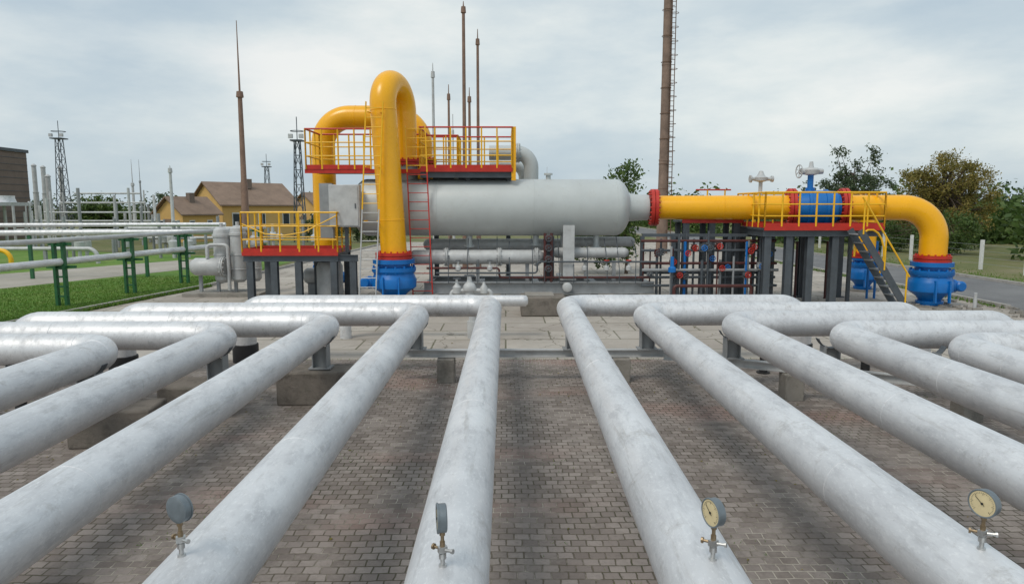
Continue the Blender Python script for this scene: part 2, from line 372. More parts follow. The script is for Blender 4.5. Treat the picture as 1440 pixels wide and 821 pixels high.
# header pipe behind, pit block, hose ----------------------------------------
o=B('header_pipe'); o.tube('pipe','silver',fillet([(-3.7,15.6,-.02),(-3.7,15.6,.87),(.42,15.6,.87)],.25),.13,24)
o.lathe('end_cap','silver',(.42,15.6,.87),(1,0,0),[(0,.13),(.05,.12),(.09,.08),(.1,.01)],24)
o.lathe('post','lgrey',(-.75,15.6,0),(0,0,1),[(0,.14),(.4,.14),(.4,.1),(.75,.1)],16); o.lathe('post','lgrey',(-2.6,15.6,0),(0,0,1),[(0,.1),(.75,.1)],16); o.done()
o=B('concrete_pit'); o.box('walls','concd',(1.05,19.2,.27),(1.25,1.0,.54)); o.box('cover','conc',(.95,19.2,.56),(.8,.8,.04)); o.bev['walls']=.04; o.done()
o=B('drain_valve')
o.tube('riser','lgrey',[(-1.0,18.8,0),(-1.0,18.8,.75)],.12,16); o.tube('branch','lgrey',fillet([(-1.5,18.8,0),(-1.5,18.8,.72),(-.4,18.8,.72),(-.4,18.8,0)],.12),.06,12)
o.lathe('body','lgrey',(-1.0,18.8,.7),(0,0,1),[(0,.1),(.02,.17),(.1,.19),(.2,.15),(.25,.08),(.42,.05)],20); o.wheel('handwheel','dgrey',(-1.0,18.8,1.14),(0,0,1),.14,.015)
o.lathe('side_body','lgrey',(-1.35,18.8,.6),(0,0,1),[(0,.06),(.05,.12),(.22,.12),(.3,.05),(.44,.03)],16); o.wheel('side_wheel','dgrey',(-1.35,18.8,1.05),(0,0,1),.1,.012)
o.lathe('side_body','lgrey',(-.6,18.8,.6),(0,0,1),[(0,.06),(.05,.11),(.2,.11),(.28,.05),(.36,.03)],16); o.done()
o=B('rubber_hose'); o.tube('hose','black',fillet([(.35,13.6,.03),(.6,13.9,.03),(1.1,14.0,.03),(1.7,13.7,.03)],.3),.018,8); o.done()

# ------------------------------------------------------------------ main vessel
VY=22.6; vr=.92
o=B('separator_vessel')
hd=[(.5*(1-math.sin(math.pi/2*i/10)),vr*math.cos(math.pi/2*i/10)) for i in range(11)]
prof=[(t,r) for t,r in hd[::-1]]
L=9.1; prof+= [(L-t,r) for t,r in hd]
prof=sorted(prof,key=lambda q:q[0])
X0=-5.0
o.lathe('shell','vessel',(X0,VY,3.0),(1,0,0),prof,56)
for x in (-2.2,.9,3.55): o.lathe('weld_bands','vessel',(x,VY,3),(1,0,0),[(0,vr-.002),(.006,vr+.006),(.026,vr+.006),(.032,vr-.002)],56)
o.lathe('outlet_nozzle','vessel',(3.95,VY,3),(1,0,0),[(0,.5),(.12,.45),(.5,.42),(.72,.42)],32)
for x in (-3.6,2.0):
    o.box('saddle_support','lgrey',(x,VY-.2,1.5),(.3,1.5,1.4)); o.box('saddle_base','lgrey',(x,VY,.72),(.5,1.9,.06))
    o.beam('saddle_support_rib','lgrey',(x,VY-1.0,.75),(x,VY-.98,2.45),.36,.05)
for x,l in ((-1.2,.35),(1.0,.3),(3.0,.4)): o.lathe('drain_nozzles','vessel',(x,VY,2.12),(0,0,-1),[(0,.1),(l,.1),(l,.17),(l+.06,.17)],16)
for x in (-1.6,1.4): o.lathe('top_nozzles','vessel',(x,VY,3.85),(0,0,1),[(0,.08),(.2,.08),(.2,.14),(.26,.14)],14)
o.done()
# skid
o=B('equipment_skid')
for y in (21.7,23.5):
    o.ibeam('long_beams','grey',(-2.6,y,.46),(4.75,y,.46),.25,.38,.03)
for x in (-2.5,-.8,1.0,2.9,4.65): o.ibeam('cross_beams','grey',(x,21.85,.44),(x,23.35,.44),.2,.3,.03)
for x in (-2.4,-.4,1.4,3.2,4.5): o.box('footings','conc',(x,21.7,.14),(.5,.5,.28)); o.box('footings','conc',(x,23.5,.14),(.5,.5,.28))
o.lathe('pipe_end','lgrey',(1.95,21.35,.5),(0,1,0),[(0,.12),(.02,.15),(.4,.15)],20); o.done()
# lower parallel pipes
o=B('condensate_piping')
def hvess(x0,x1,y,z,r,part='barrel'):
    l=x1-x0
    o.lathe(part,'lgrey',(x0,y,z),(1,0,0),[(0,.02),(.03,r*.6),(.12,r*.95),(.18,r),(l-.18,r),(l-.12,r*.95),(l-.03,r*.6),(l,.02)],24)
hvess(-3.1,1.25,22.0,1.42,.23); hvess(1.5,4.0,22.1,1.55,.17); hvess(-2.8,2.6,23.3,1.75,.2); hvess(2.2,4.4,23.2,1.85,.17); 
for x in (-2.4,-.9,.7,2.6,3.5): o.beam('props','grey',(x,22.0,.65),(x,22.0,1.3),.12,.1)
for x in (-1.9,-.2,1.0): o.flange('flanges','lgrey',(x,22.0,1.42),(1,0,0),.3,.08,10)
o.tube('small_lines','maroon',fillet([(-2.5,21.55,1.1),(-.2,21.55,1.1),(-.2,21.55,.8),(4.6,21.55,.8)],.1),.035,8)
o.tube('small_lines2','dgrey',fillet([(-2.2,21.5,.95),(1.0,21.5,.95),(1.0,21.5,1.3),(4.8,21.5,1.3)],.1),.03,8)
for x in (1.25,1.45): o.tube('valve_standpipes','maroon',[(x,21.6,.66),(x,21.6,2.2)],.05,8)
for z in (1.1,1.4,1.75,2.05): 
    o.lathe('valve_bodies','maroon',(1.35,21.55,z-.08),(0,0,1),[(0,.06),(.04,.12),(.12,.12),(.16,.06)],12); o.wheel('valve_wheels','dgrey',(1.35,21.38,z),(0,1,0),.1,.014)
o.box('valve_panel','dgrey',(1.38,21.75,1.4),(.34,.05,1.4))
for x in (-1.5,-.5,2.5,3.2,3.9): 
    o.lathe('needle_valves','lgrey',(x,21.55,1.0),(0,0,1),[(0,.04),(.04,.09),(.14,.09),(.2,.03),(.32,.03)],10); o.wheel('small_wheels','red' if x>2.8 else 'dgrey' ,(x,21.55,1.34),(0,0,1),.08,.013) if x<2.8 else o.wheel('red_wheels','red',(x,21.55,1.34),(0,0,1),.08,.013)
rr=random.Random(21)
for i in range(14):
    x=-2.3+i*.5+rr.uniform(-.15,.15); o.tube('impulse_lines','dgrey',fillet([(x,21.5,.62),(x,21.5,rr.uniform(1.0,1.7)),(x,22.3,rr.uniform(1.9,2.1))],.08,4),.014,6)
o.done()
# ------------------------------------------------------------------ yellow pipeline right
YS=Vector((5.07,22.5,3.0)); YE=Vector((13.1,20.8,3.0)); dY=(YE-YS).normalized()
pr=.385
def on(x): return YS+dY*((x-YS.x)/dY.x)
o=B('yellow_gas_pipeline')
o.flange('vessel_flange','red',(4.87,22.55,3.0),(dY+Vector((1,0,0))).normalized(),.60,.22,20)
o.tube('pipe_first','yellow',[on(5.0),on(8.95)],pr,36)
o.flange('valve_flange','red',on(9.02),dY,.60,.2,20)
o.flange('valve_flange','red',on(10.52),dY,.60,.2,20)
o.tube('pipe_second','yellow',fillet([on(10.6),YE,(13.1,20.8,1.55)],.95,14),pr,36)
o.flange('elbow_flange','red',(13.1,20.8,1.44),(0,0,1),.52,.2,16)
for x in (7.0,11.0): 
    c=on(x); o.lathe('weld_seams','yellow',c,dY,[(0,pr-.002),(.008,pr+.008),(.03,pr+.008),(.04,pr-.002)],36)
o.tube('branch_pipe','yellow',fillet([(10.9,24.6,3.0),(13.0,24.6,3.0),(13.0,24.6,1.2)],.7,10),.36,24)
o.flange('branch_flange','red',(13.0,24.6,1.3),(0,0,1),.5,.18,14)
o.done()
o=B('inline_ball_valve')
c=on(9.12); l=1.3
o.lathe('body','blue',c,dY,[(0,.42),(.08,.42),(.1,.50),(.35,.52),(.36,.56),(.44,.56),(.45,.53),(.85,.53),(.86,.56),(.94,.56),(.95,.52),(1.2,.5),(1.22,.42),(l,.42)],36)
m=on(9.55)
o.lathe('stem','blue',m+Vector((0,0,.5)),(0,0,1),[(0,.14),(.12,.14),(.12,.09),(.55,.09)],16)
o.lathe('gear_box','lgrey',m+Vector((0,0,1.0)),(0,0,1),[(0,.1),(.03,.22),(.16,.25),(.22,.2),(.24,.08),(.42,.05)],20)
o.lathe('actuator','lgrey',m+Vector((-.35,0,1.12)),(1,0,0),[(0,.06),(.02,.1),(.2,.1),(.5,.1),(.72,.08),(.74,.03)],16)
o.wheel('handwheel','lgrey',m+Vector((-.38,-.02,1.12)),(1,.1,0),.2,.018); o.done()
o=B('valve_actuator')
m=on(8.1)
o.lathe('stem','lgrey',m+Vector((0,.0,.36)),(0,0,1),[(0,.1),(.04,.1),(.04,.06),(.5,.06)],14)
o.lathe('gear_box','lgrey',m+Vector((0,0,.8)),(0,0,1),[(0,.06),(.04,.2),(.14,.22),(.2,.12),(.34,.06),(.36,.02)],18)
o.lathe('arm','lgrey',m+Vector((-.35,0,.9)),(1,0,0),[(0,.12),(.05,.12),(.05,.06),(.68,.06),(.68,.1),(.74,.1)],12); o.done()
def ground_valve(name,x,y,z0,h,r,side=1,axis=(1,0,0)):
    o=B(name)
    o.lathe('body','blue',(x,y,z0),(0,0,1),[(0,r*.55),(h*.06,r*.62),(h*.1,r*.62),(h*.12,r*.5),(h*.2,r*.62),(h*.3,r*.92),(h*.33,r*1.0),(h*.52,r*1.02),(h*.56,r*.98),(h*.66,r*.9),(h*.72,r*1.0),(h*.80,r*1.0),(h*.82,r*.74),(h*.9,r*.74),(h*.9,r*.95),(h,r*.95)],36)
    for k in range(14):
        a=2*math.pi*k/14; o.lathe('body_bolts','blue',(x+math.cos(a)*r*.93,y+math.sin(a)*r*.93,z0+h*.68),(0,0,1),[(0,.03),(h*.17,.03)],6)
    ax=Vector(axis)
    P=Vector((x,y,z0+h*.44))+ax*r*.95
    o.lathe('side_gear','blue',P,ax,[(0,.16),(.08,.2),(.16,.2),(.18,.15),(.32,.15),(.34,.08),(.42,.05)],20)
    q=P+ax*.24
    o.lathe('gear_cap','blue',q+Vector((0,-.25,0)),(0,1,0),[(0,.12),(.04,.16),(.45,.16),(.5,.1)],18)
    for t in (-.35,.35):
        o.beam('ribs','blue',(x+t*r,y-r*1.0,z0+h*.1),(x+t*r,y-r*.95,z0+h*.6),.04,.1)
    o.lathe('plinth','conc',(x,y,-.02),(0,0,1),[(0,r*1.1),(z0+.03,r*1.1)],24)
    o.done()
ground_valve('ground_ball_valve',13.1,20.8,.02,1.33,.62)
ground_valve('ground_ball_valve',13.0,24.6,.05,1.2,.5)
# ------------------------------------------------------------------ yellow risers left
o=B('yellow_riser_loop')
front=[Vector((-3.46,21.2,1.55)),Vector((-3.74,21.2,6.82)),Vector((-3.30,22.75,6.82)),Vector((-3.30,22.75,3.85))]
o.tube('riser_pipe','yellow',fillet(front,.80,16),.40,36)
for z in (2.6,5.9): o.lathe('weld_seams','yellow',(-3.46-.28*(z-1.55)/5.27,21.2,z),(-.053,0,1),[(0,.399),(.008,.408),(.03,.408),(.04,.399)],36)
o.flange('base_flange','red',(-3.47,21.2,1.52),(0,0,1),.56,.2,16)
o.flange('top_flange','red',(-3.30,22.75,4.45),(0,0,1),.54,.18,16)
o.lathe('vessel_nozzle','vessel',(-3.30,22.75,3.7),(0,0,1),[(0,.42),(.7,.42)],24); o.done()
ground_valve('ground_ball_valve',-3.47,21.2,.12,1.3,.68,-1,(-1,0,0))
o=B('yellow_bypass_loop')
o.tube('pipe','yellow',fillet([(-6.35,24.3,.6),(-6.35,24.3,6.1),(-2.95,24.3,6.1),(-2.95,24.3,3.0)],.95,14),.40,36)
o.flange('flange_low','red',(-2.95,24.3,4.6),(0,0,1),.54,.16,16)
for x in (-5.2,-4.2): o.lathe('weld_seams','yellow',(x,24.3,6.1),(1,0,0),[(0,.399),(.008,.408),(.03,.408),(.04,.399)],36)
o.done()
ground_valve('ground_ball_valve',-6.35,24.3,.05,1.1,.5,-1,(1,0,0))
# ------------------------------------------------------------------ platforms
def railing(o,pts,h,sp=.9,top='yrail',rails=3,toe=True):
    pts=[Vector(p) for p in pts]
    for a,b in zip(pts[:-1],pts[1:]):
        n=max(1,round((b-a).length/sp))
        for i in range(n+1):
            p=a.lerp(b,i/n); o.tube('rail_posts','yrail',[p,p+Vector((0,0,h))],.028,6)
        for j in range(rails):
            z=Vector((0,0,h*(1-j/rails))); o.tube('top_rail' if j==0 else 'mid_rails',top if j==0 else 'yrail',[a+z,b+z],.03 if j==0 else .022,6)
        if toe: o.beam('toe_board','red',a+Vector((0,0,.07)),b+Vector((0,0,.07)),.015,.14)
def platform(name,x0,x1,y0,y1,z,h,legs,gaps=(),top='yrail',legmat='dgrey',lw=.2,sp=.8,back=True,front_pts=None):
    o=B(name)
    o.box('deck','dgrey',((x0+x1)/2,(y0+y1)/2,z-.03),(x1-x0,y1-y0,.05))
    for y in (y0+.06,y1-.06): o.ibeam('edge_beams',legmat,(x0,y,z-.16),(x1,y,z-.16),.12,.2)
    for x in (x0+.06,x1-.06): o.ibeam('edge_beams',legmat,(x,y0+.12,z-.16),(x,y1-.12,z-.16),.12,.2)
    o.beam('red_edge','red',(x0-.01,y0-.02,z-.02),(x1+.01,y0-.02,z-.02),.02,.12)
    for lx,ly in legs:
        o.ibeam('legs',legmat,(lx,ly,0),(lx,ly,z-.27),lw,lw,.03); o.box('base_plates',legmat,(lx,ly,.02),(lw*1.8,lw*1.8,.03))
    pts=[(x0,y1,z),(x0,y0,z),(x1,y0,z),(x1,y1,z)]
    if back: pts.append((x0,y1,z))
    railing(o,pts,h,sp,top)
    return o
o=platform('access_platform',-8.15,-5.2,21.2,23.0,1.6,1.25,[(-7.95,21.3),(-7.2,21.3),(-6.45,21.3),(-5.35,21.3),(-4.75,21.3),(-7.95,22.9),(-6.3,22.9),(-5.3,22.9)],sp=.55)
o.ibeam('extension_beam','dgrey',(-5.2,21.3,1.44),(-4.6,21.3,1.44),.12,.2); 
o.tube('sag_rail','yrail',[(-8.1,21.15,2.5),(-7.4,21.1,2.2),(-6.8,21.1,2.15),(-6.2,21.1,2.25),(-5.2,21.15,2.75)],.02,6)
o.done()
o=platform('upper_platform',-2.7,.22,21.9,24.9,4.2,1.3,[(-2.5,24.8),(.1,24.8)],top='red',legmat='dgrey',lw=.16,sp=.48)
for lx in (-2.5,-1.2,.1): o.ibeam('short_props','dgrey',(lx,22.3,3.75),(lx,22.3,3.95),.14,.14,.02)
railing(o,[(-6.3,23.6,4.2),(-6.3,21.95,4.2),(-4.25,21.95,4.2)],1.25,.5,'yrail'); 
railing(o,[(-6.3,23.6,4.2),(-2.8,23.6,4.2)],1.25,.5,'yrail',3,False); 
o.box('deck_left','dgrey',(-4.55,22.9,4.16),(3.6,1.8,.05)); o.beam('red_edge','red',(-6.35,21.97,4.14),(-2.7,21.97,4.14),.02,.13)
railing(o,[(-2.8,23.4,4.2),(-1.6,23.4,4.2),(-1.6,24.8,4.2)],1.2,.45,'red')
o.beam('end_post','yellow',(.26,21.95,3.85),(.26,21.95,5.52),.14,.1)
o.done()
# ladders
def ladder(o,p0,p1,w,split=None,ma='yrail',mb='lgrey',sp=.28,wd=(1,0,0)):
    p0=Vector(p0);p1=Vector(p1);wd=Vector(wd)*w/2; L=(p1-p0).length; d=(p1-p0)/L
    segs=[(0,L,ma)] if split is None else [(0,split,mb),(split,L,ma)]
    for a,b,m in segs:
        for s_ in (-1,1): o.beam('stiles_'+m,m,p0+d*a+wd*s_,p0+d*b+wd*s_,.035,.05)
    n=int(L/sp)
    for i in range(1,n+1):
        q=p0+d*(i*sp); m=ma if (split is None or i*sp>split) else mb
        o.tube('rungs_'+m,m,[q-wd,q+wd],.014,6)
o=B('riser_ladder'); ladder(o,(-4.2,20.55,.05),(-3.86,20.70,6.1),.50,2.9); 
for z,x in ((2.6,-4.05),(4.2,-3.96),(5.8,-3.87)): o.beam('standoffs','yrail',(x-.2,20.64,z),(x-.15,20.95,z),.03,.03); o.beam('standoffs','yrail',(x+.2,20.64,z),(x+.15,20.95,z),.03,.03)
o.done()
o=B('platform_ladder'); ladder(o,(-2.62,21.5,.1),(-2.8,21.62,5.5),.62,4.0,'yrail','red'); o.done()
# junction cabinet
o=B('control_cabinet'); o.box('cabinet','lgrey',(-5.0,21.55,3.05),(.95,.35,1.3)); o.box('door','lgrey',(-5.0,21.36,3.05),(.85,.02,1.2)); o.box('handle','dgrey',(-4.65,21.34,3.05),(.03,.03,.15))
o.box('shield','grey',(-5.62,21.7,2.9),(.4,.2,1.7)); o.beam('bracket','dgrey',(-5.0,21.6,1.6),(-5.0,21.6,2.4),.1,.1); o.bev['cabinet']=.015; o.done()
# grey vent elbow at back
o=B('vent_elbow'); o.tube('pipe','vessel',fillet([(-.6,25.6,5.0),(.95,25.6,5.0),(.95,25.6,2.0)],.55,10),.27,24); o.flange('flange','vessel',(.45,25.6,5.0),(1,0,0),.36,.1,12)
o.tube('second','vessel',fillet([(-.6,26.4,4.6),(.7,26.4,4.6),(.7,26.4,2.0)],.45,10),.2,20); o.done()
# right platform
o=platform('valve_platform',7.75,11.35,20.45,22.9,2.4,1.05,[(7.9,20.6),(8.55,20.6),(9.2,20.6),(9.95,20.6),(7.9,22.8),(9.95,22.8),(11.2,22.8)],top='yrail',sp=.5,legmat='dgrey',lw=.2,back=False)
railing(o,[(7.75,22.9,2.4),(11.35,22.9,2.4)],1.05,.6,'red')
for a in (0,1):
    o.beam('stair_stringers','dgrey',(10.25+a*.0,20.3-.0-a*.62,2.35),(11.75,20.3-a*.62,.05),.04,.2)
for i in range(9):
    t=(i+.5)/9; o.box('stair_treads','grey',(10.25+1.5*t,19.99,2.35-2.3*t),(.24,.58,.03))
o.tube('stair_rail','yrail',[(10.25,19.66,3.3),(11.75,19.66,1.0)],.025,6)
for t in (.05,.5,.95): o.tube('stair_rail_posts','yrail',[(10.25+1.5*t,19.66,2.35-2.3*t),(10.25+1.5*t,19.66,3.3-2.3*t)],.025,6)
for i in range(6): o.beam('cross_bracing','dgrey',(7.9+.62*i,21.7,0),(7.9+.62*i,21.7,2.2),.1,.1)
o.tube('loop_rail','yrail',[(10.9+.45*math.cos(a),20.35,1.55+.8*math.sin(a)) for a in [R(-60+20*i) for i in range(13)]],.03,6)
o.done()
o=B('rear_walkway'); o.box('deck','dgrey',(6.75,22.9,2.55),(2.0,1.2,.06)); o.beam('red_edge','red',(5.75,22.28,2.56),(7.75,22.28,2.56),.02,.12)
for x in (5.9,6.75,7.55): o.ibeam('legs','dgrey',(x,22.4,0),(x,22.4,2.5),.2,.2,.03); o.ibeam('legs','dgrey',(x,23.4,0),(x,23.4,2.5),.16,.16,.03)
for x in (6.9,7.5): o.tube('rail_posts','yrail',[(x,23.5,2.58),(x,23.5,3.6)],.028,6)
o.tube('top_rail','red',[(6.5,23.5,3.6),(7.7,23.5,3.6)],.028,6); o.done()
# valve manifold
o=B('valve_manifold')
rnd=random.Random(3)
for z,m in ((.55,'dgrey'),(.8,'dgrey'),(1.25,'maroon'),(1.65,'dgrey'),(1.95,'maroon'),(1.05,'grey')):
    y=21.6+rnd.uniform(-.25,.25); o.tube('headers_'+m,m,[(4.3,y,z),(8.6,y,z)],.045,8)
cols=['dgrey','dgrey','grey','blue','maroon','grey','dgrey','maroon']
for i in range(24):
    x=4.45+i*.17+rnd.uniform(-.05,.05); y=21.5+rnd.uniform(-.35,.35); m=cols[rnd.randrange(8)] ; zt=rnd.uniform(1.3,2.3)
    o.tube('risers_'+m,m,[(x,y,0),(x,y,zt)],rnd.choice([.025,.035,.045]),7)
    if rnd.random()<.8:
        z=rnd.uniform(.6,1.7); mv=rnd.choice(['blue','maroon','maroon','dgrey','grey'])
        o.lathe('valves_'+mv,mv,(x,y,z),(0,0,1),[(0,.04),(0,.09),(.03,.09),(.03,.05),(.08,.10),(.16,.10),(.2,.05),(.2,.09),(.23,.09)],10)
        o.tube('valve_stems','dgrey',[(x,y,z+.12),(x,y-.22,z+.12)],.015,6); mw=rnd.choice(['red','dgrey','blue','dgrey','red'])
        o.wheel('wheels_'+mw,mw,(x,y-.22,z+.12),(0,1,0),.085,.013)
for x in (4.4,5.4,6.4,7.2,8.2): o.ibeam('frame_posts','dgrey',(x,21.95,0),(x,21.95,2.1),.12,.12,.02)
o.beam('frame_top','dgrey',(4.4,21.95,2.12),(8.2,21.95,2.12),.1,.1); o.beam('frame_mid','dgrey',(4.4,22.05,.9),(8.2,22.05,.9),.06,.08)
for x in (9.6,10.0,10.6,12.0,12.25):
    o.tube('far_risers_'+('b' if x>11.5 else 'm'),'blue' if x>11.5 else 'maroon',[(x,22.4,0),(x,22.4,1.9)],.04,7)
o.lathe('blue_regulator','blue',(5.15,21.0,1.0),(0,0,1),[(0,.05),(.02,.12),(.15,.12),(.2,.06),(.5,.05)],14)
o.tube('near_drain','maroon',fillet([(5.2,20.9,0),(5.2,20.9,.6),(7.6,20.9,.6),(7.6,20.9,0)],.1),.05,8)
o.tube('regulator_stand','dgrey',[(5.15,21.0,0),(5.15,21.0,1.0)],.04,8)
o.done()
o=B('marker_post'); o.tube('post','lgrey',[(13.9,19.9,0),(13.9,19.9,.5)],.05,10); o.box('base','conc',(13.9,19.9,.03),(.3,.3,.06)); o.done()
o=B('rubble_stones')
for i in range(90):
    x=rnd.uniform(12.5,15.2); y=rnd.uniform(18.3,22); s=rnd.uniform(.03,.13)
    o.box('stones','conc',(x,y,s*.3),(s*1.4,s,s*.8),rnd.uniform(0,3))
o.done()
o=B('knockout_drum'); o.lathe('drum','lgrey',(-5.75,22.3,.0),(0,0,1),[(0,.3),(.15,.3),(.15,.42),(1.1,.42),(1.25,.35),(1.32,.15),(1.33,.05)],28); o.lathe('side_drum','lgrey',(-6.9,23.2,.7),(1,0,0),[(0,.05),(.08,.22),(.16,.27),(1.2,.27),(1.3,.2),(1.35,.04)],20); o.box('stand','grey',(-6.2,23.2,.22),(1.0,.3,.44)); o.done()
# gas filter set
o=B('gas_filter_unit')
for x,y,r,h in ((-9.75,23.6,.28,2.3),(-9.2,23.6,.26,2.35),(-8.75,23.9,.2,2.0)):
    o.lathe('filter_columns','lgrey',(x,y,.45),(0,0,1),[(0,r*.6),(.1,r),(h-.75,r),(h-.74,r*1.12),(h-.66,r*1.12),(h-.65,r),(h-.5,r*.9),(h-.42,r*.5),(h-.4,.05)],24)
    o.tube('column_nozzles','lgrey',[(x,y,h+.02),(x,y,h+.17)],.06,10)
    for z in (.9,1.4): o.ring('column_bands','lgrey',(x,y,z),(0,0,1),r+.005,.02,20,6)
o.lathe('horizontal_vessel','lgrey',(-10.75,23.3,1.0),(1,0,0),[(0,.05),(.06,.2),(.2,.3),(1.0,.3),(1.1,.24),(1.15,.05)],24)
o.tube('connecting_pipe','lgrey',fillet([(-10.1,23.2,1.3),(-10.1,23.2,1.75),(-9.4,23.2,1.75),(-9.4,23.2,.2)],.15),.06,10)
for x in (-10.5,-9.9,-9.3,-8.8): o.beam('legs','grey',(x,23.5,0),(x,23.5,.75),.1,.1)
o.box('base','conc',(-9.6,23.6,.06),(2.6,1.4,.12)); o.flange('flanges','lgrey',(-9.6,23.3,1.0),(1,0,0),.34,.1,12); o.done()
# ------------------------------------------------------------------ green pipe rack on left
o=B('green_pipe_rack')
for x,y in ((-13.6,20.9),(-13.2,24),(-12.8,27.2),(-12.5,30.4),(-12.2,33.6),(-13.9,17.4)):
    for dx in (-.14,.14): o.beam('uprights','green',(x+dx,y,0),(x+dx,y,1.95),.08,.14)
    for z in (.3,.6,.9,1.15,1.85): o.beam('crosspieces','green',(x-.2,y,z),(x+.2,y,z),.06,.05)
    o.beam('arms','green',(x-.45,y+.07,1.2),(x+.45,y+.07,1.2),.06,.08); o.beam('arms','green',(x-.35,y+.07,1.9),(x+.35,y+.07,1.9),.06,.08)
o.tube('lower_pipe','silver',[(-14.15,16,1.36),(-11.9,34,1.36)],.11,16); o.tube('upper_pipe','lgrey',[(-14.1,16,2.02),(-11.9,34,2.02)],.08,14); o.tube('upper_pipe','lgrey',[(-14.5,16,1.98),(-12.3,34,1.98)],.05,10)
o.tube('cross_pipe','silver',[(-40,26,1.95),(-12.6,30,1.95)],.12,12); o.tube('cross_pipe','silver',[(-40,26.8,2.25),(-12.6,31,2.25)],.09,12)
for i in range(6):
    x=-38+4.5*i; y=26+(x+40)*4/27.4; o.beam('cross_supports','green',(x,y,0),(x,y,1.85),.12,.12)
o.done()
o=B('yard_pipe_run')
for y,x0,x1,z,m in ((34,-40,-24.5,.9,'yrail'),(37,-36,-22,.8,'lgrey'),(46,-38,-18,1.3,'lgrey'),(48,-30,-17,.9,'lgrey')):
    o.tube('pipe_'+m,m,fillet([(x0,y,z),(x1,y,z),(x1,y,-.1)],.5),.11,14)
    for t in (.2,.5,.8): o.beam('supports','grey',(x0+(x1-x0)*t,y,0),(x0+(x1-x0)*t,y,z-.10),.15,.15)
o.done()
o=B('yard_pipework')
rnd=random.Random(9)
for i in range(34):
    x=rnd.uniform(-41,-28); y=rnd.uniform(50,62); h=rnd.uniform(2,4.6); m=rnd.choice(['lgrey','silver','grey'])
    o.tube('risers_'+m,m,[(x,y,0),(x,y,h)],rnd.uniform(.05,.12),8)
for z in (1.2,1.9,2.6,3.4,4.2): o.tube('runs','lgrey',[(-41+z,55+z,z),(-27-z,55+z,z)],.08,8)
for i in range(18):
    x=-24+rnd.uniform(-3,10); y=rnd.uniform(40,56); o.tube('risers_grey','grey',[(x,y,0),(x,y,rnd.uniform(1.5,2.8))],.09,8)
    o.lathe('yard_valves','lgrey',(x+.8,y,.0),(0,0,1),[(0,.1),(.5,.1),(.6,.28),(1.0,.28),(1.1,.12),(1.7,.08)],10)
o.tube('runs','lgrey',fillet([(-26,47,0),(-26,47,1.6),(-17,47,1.6),(-17,47,0)],.3),.12,10)
o.done()
# ------------------------------------------------------------------ masts
def mast(x,y,h,r,mat='mast',spike=.25):
    o=B('lightning_mast'); o.lathe('pole',mat,(x,y,0),(0,0,1),[(0,r*1.6),(.3,r*1.5),(h*.35,r*1.2),(h*.36,r),(h*(1-spike),r*.75),(h*(1-spike)+.02,r*.35),(h-.02,.018),(h,.012)],10)
    o.lathe('collar',mat,(x,y,h*(1-spike)-.3),(0,0,1),[(0,r*.9),(.02,r*1.3),(.3,r*1.1),(.32,r*.5)],10); o.done()
mast(-13.2,35,12.1,.14,'mast',.28)
mast(-2.0,34,12.75,.10,'mast',.02); mast(-1.35,34.5,11.6,.085,'mast',.04); mast(-3.5,34,9.9,.08,'lgrey',.04); mast(-2.75,34,8.9,.07,'mast',.05); mast(-1.85,36,9.1,.085,'mast',.05)
mast(-2.5,33.2,7.4,.05,'lgrey',.1);mast(-37.6,70,7.8,.14,'lgrey',.3); mast(-21.7,45,5.7,.11,'lgrey',.03); mast(3.6,60,6.5,.06,'lgrey',.2)
mast(-50,95,9.5,.12,'grey',.3)
o=B('steel_chimney_stack')
SX,SY=10.3,45
o.lathe('stack','stack',(SX,SY,0),(0,0,1),[(0,.38),(6,.31),(6,.33),(6.1,.33),(6.1,.30),(12,.28),(12,.30),(12.1,.30),(12.1,.27),(20,.25)],20)
for s_ in (-.2,.2): o.tube('ladder_stiles','rust',[(SX+.38+s_*.6,SY-.25,.5),(SX+.33+s_*.6,SY-.25,20)],.03,6)
for i in range(60): z=.8+i*.32; o.tube('ladder_rungs','rust',[(SX+.25,SY-.25,z),(SX+.49,SY-.25,z)],.02,5)
for i in range(22): o.ring('cage_hoops','rust',(SX+.37,SY-.45,1.5+i*.85),(0,0,1),.22,.018,12,4)
for i in range(12): o.ring('bands','rust',(SX,SY,1+i*1.6),(0,0,1),.33,.02,18,5)
for i in range(12): z=1.2+i*1.6; o.tube('stand_offs','rust',[(SX,SY-.1,z),(SX+.36,SY-.3,z)],.02,5)
o.done()
def lattice(x,y,h,w,mat='dgrey'):
    o=B('floodlight_tower'); n=max(4,int(h/1.2))
    for i in range(n):
        z0=h*i/n; z1=h*(i+1)/n; w0=w*(1-.55*i/n)/2; w1=w*(1-.55*(i+1)/n)/2
        cs=[(-1,-1),(1,-1),(1,1),(-1,1)]
        for j,(a,b) in enumerate(cs):
            c,d=cs[(j+1)%4]
            o.tube('legs',mat,[(x+a*w0,y+b*w0,z0),(x+a*w1,y+b*w1,z1)],.05,5)
            o.tube('braces',mat,[(x+a*w0,y+b*w0,z0),(x+c*w1,y+d*w1,z1)],.03,4)
            o.tube('braces',mat,[(x+a*w1,y+b*w1,z1),(x+c*w1,y+d*w1,z1)],.03,4)
    o.box('top_platform',mat,(x,y,h),(w*1.1,w*1.1,.12))
    for dx in (-.5,.5): o.box('floodlights','lgrey',(x+dx*w,y-w*.4,h+.35),(.35,.25,.35))
    o.ring('guard_rail',mat,(x,y,h+.8),(0,0,1),w*.6,.04,12,4)
    o.tube('spike',mat,[(x,y,h),(x,y,h+2)],.04,5); o.done()
lattice(-51,80,10.8,1.2); lattice(-17.9,60,8.7,.9); lattice(-37.8,110,9.4,1.1)
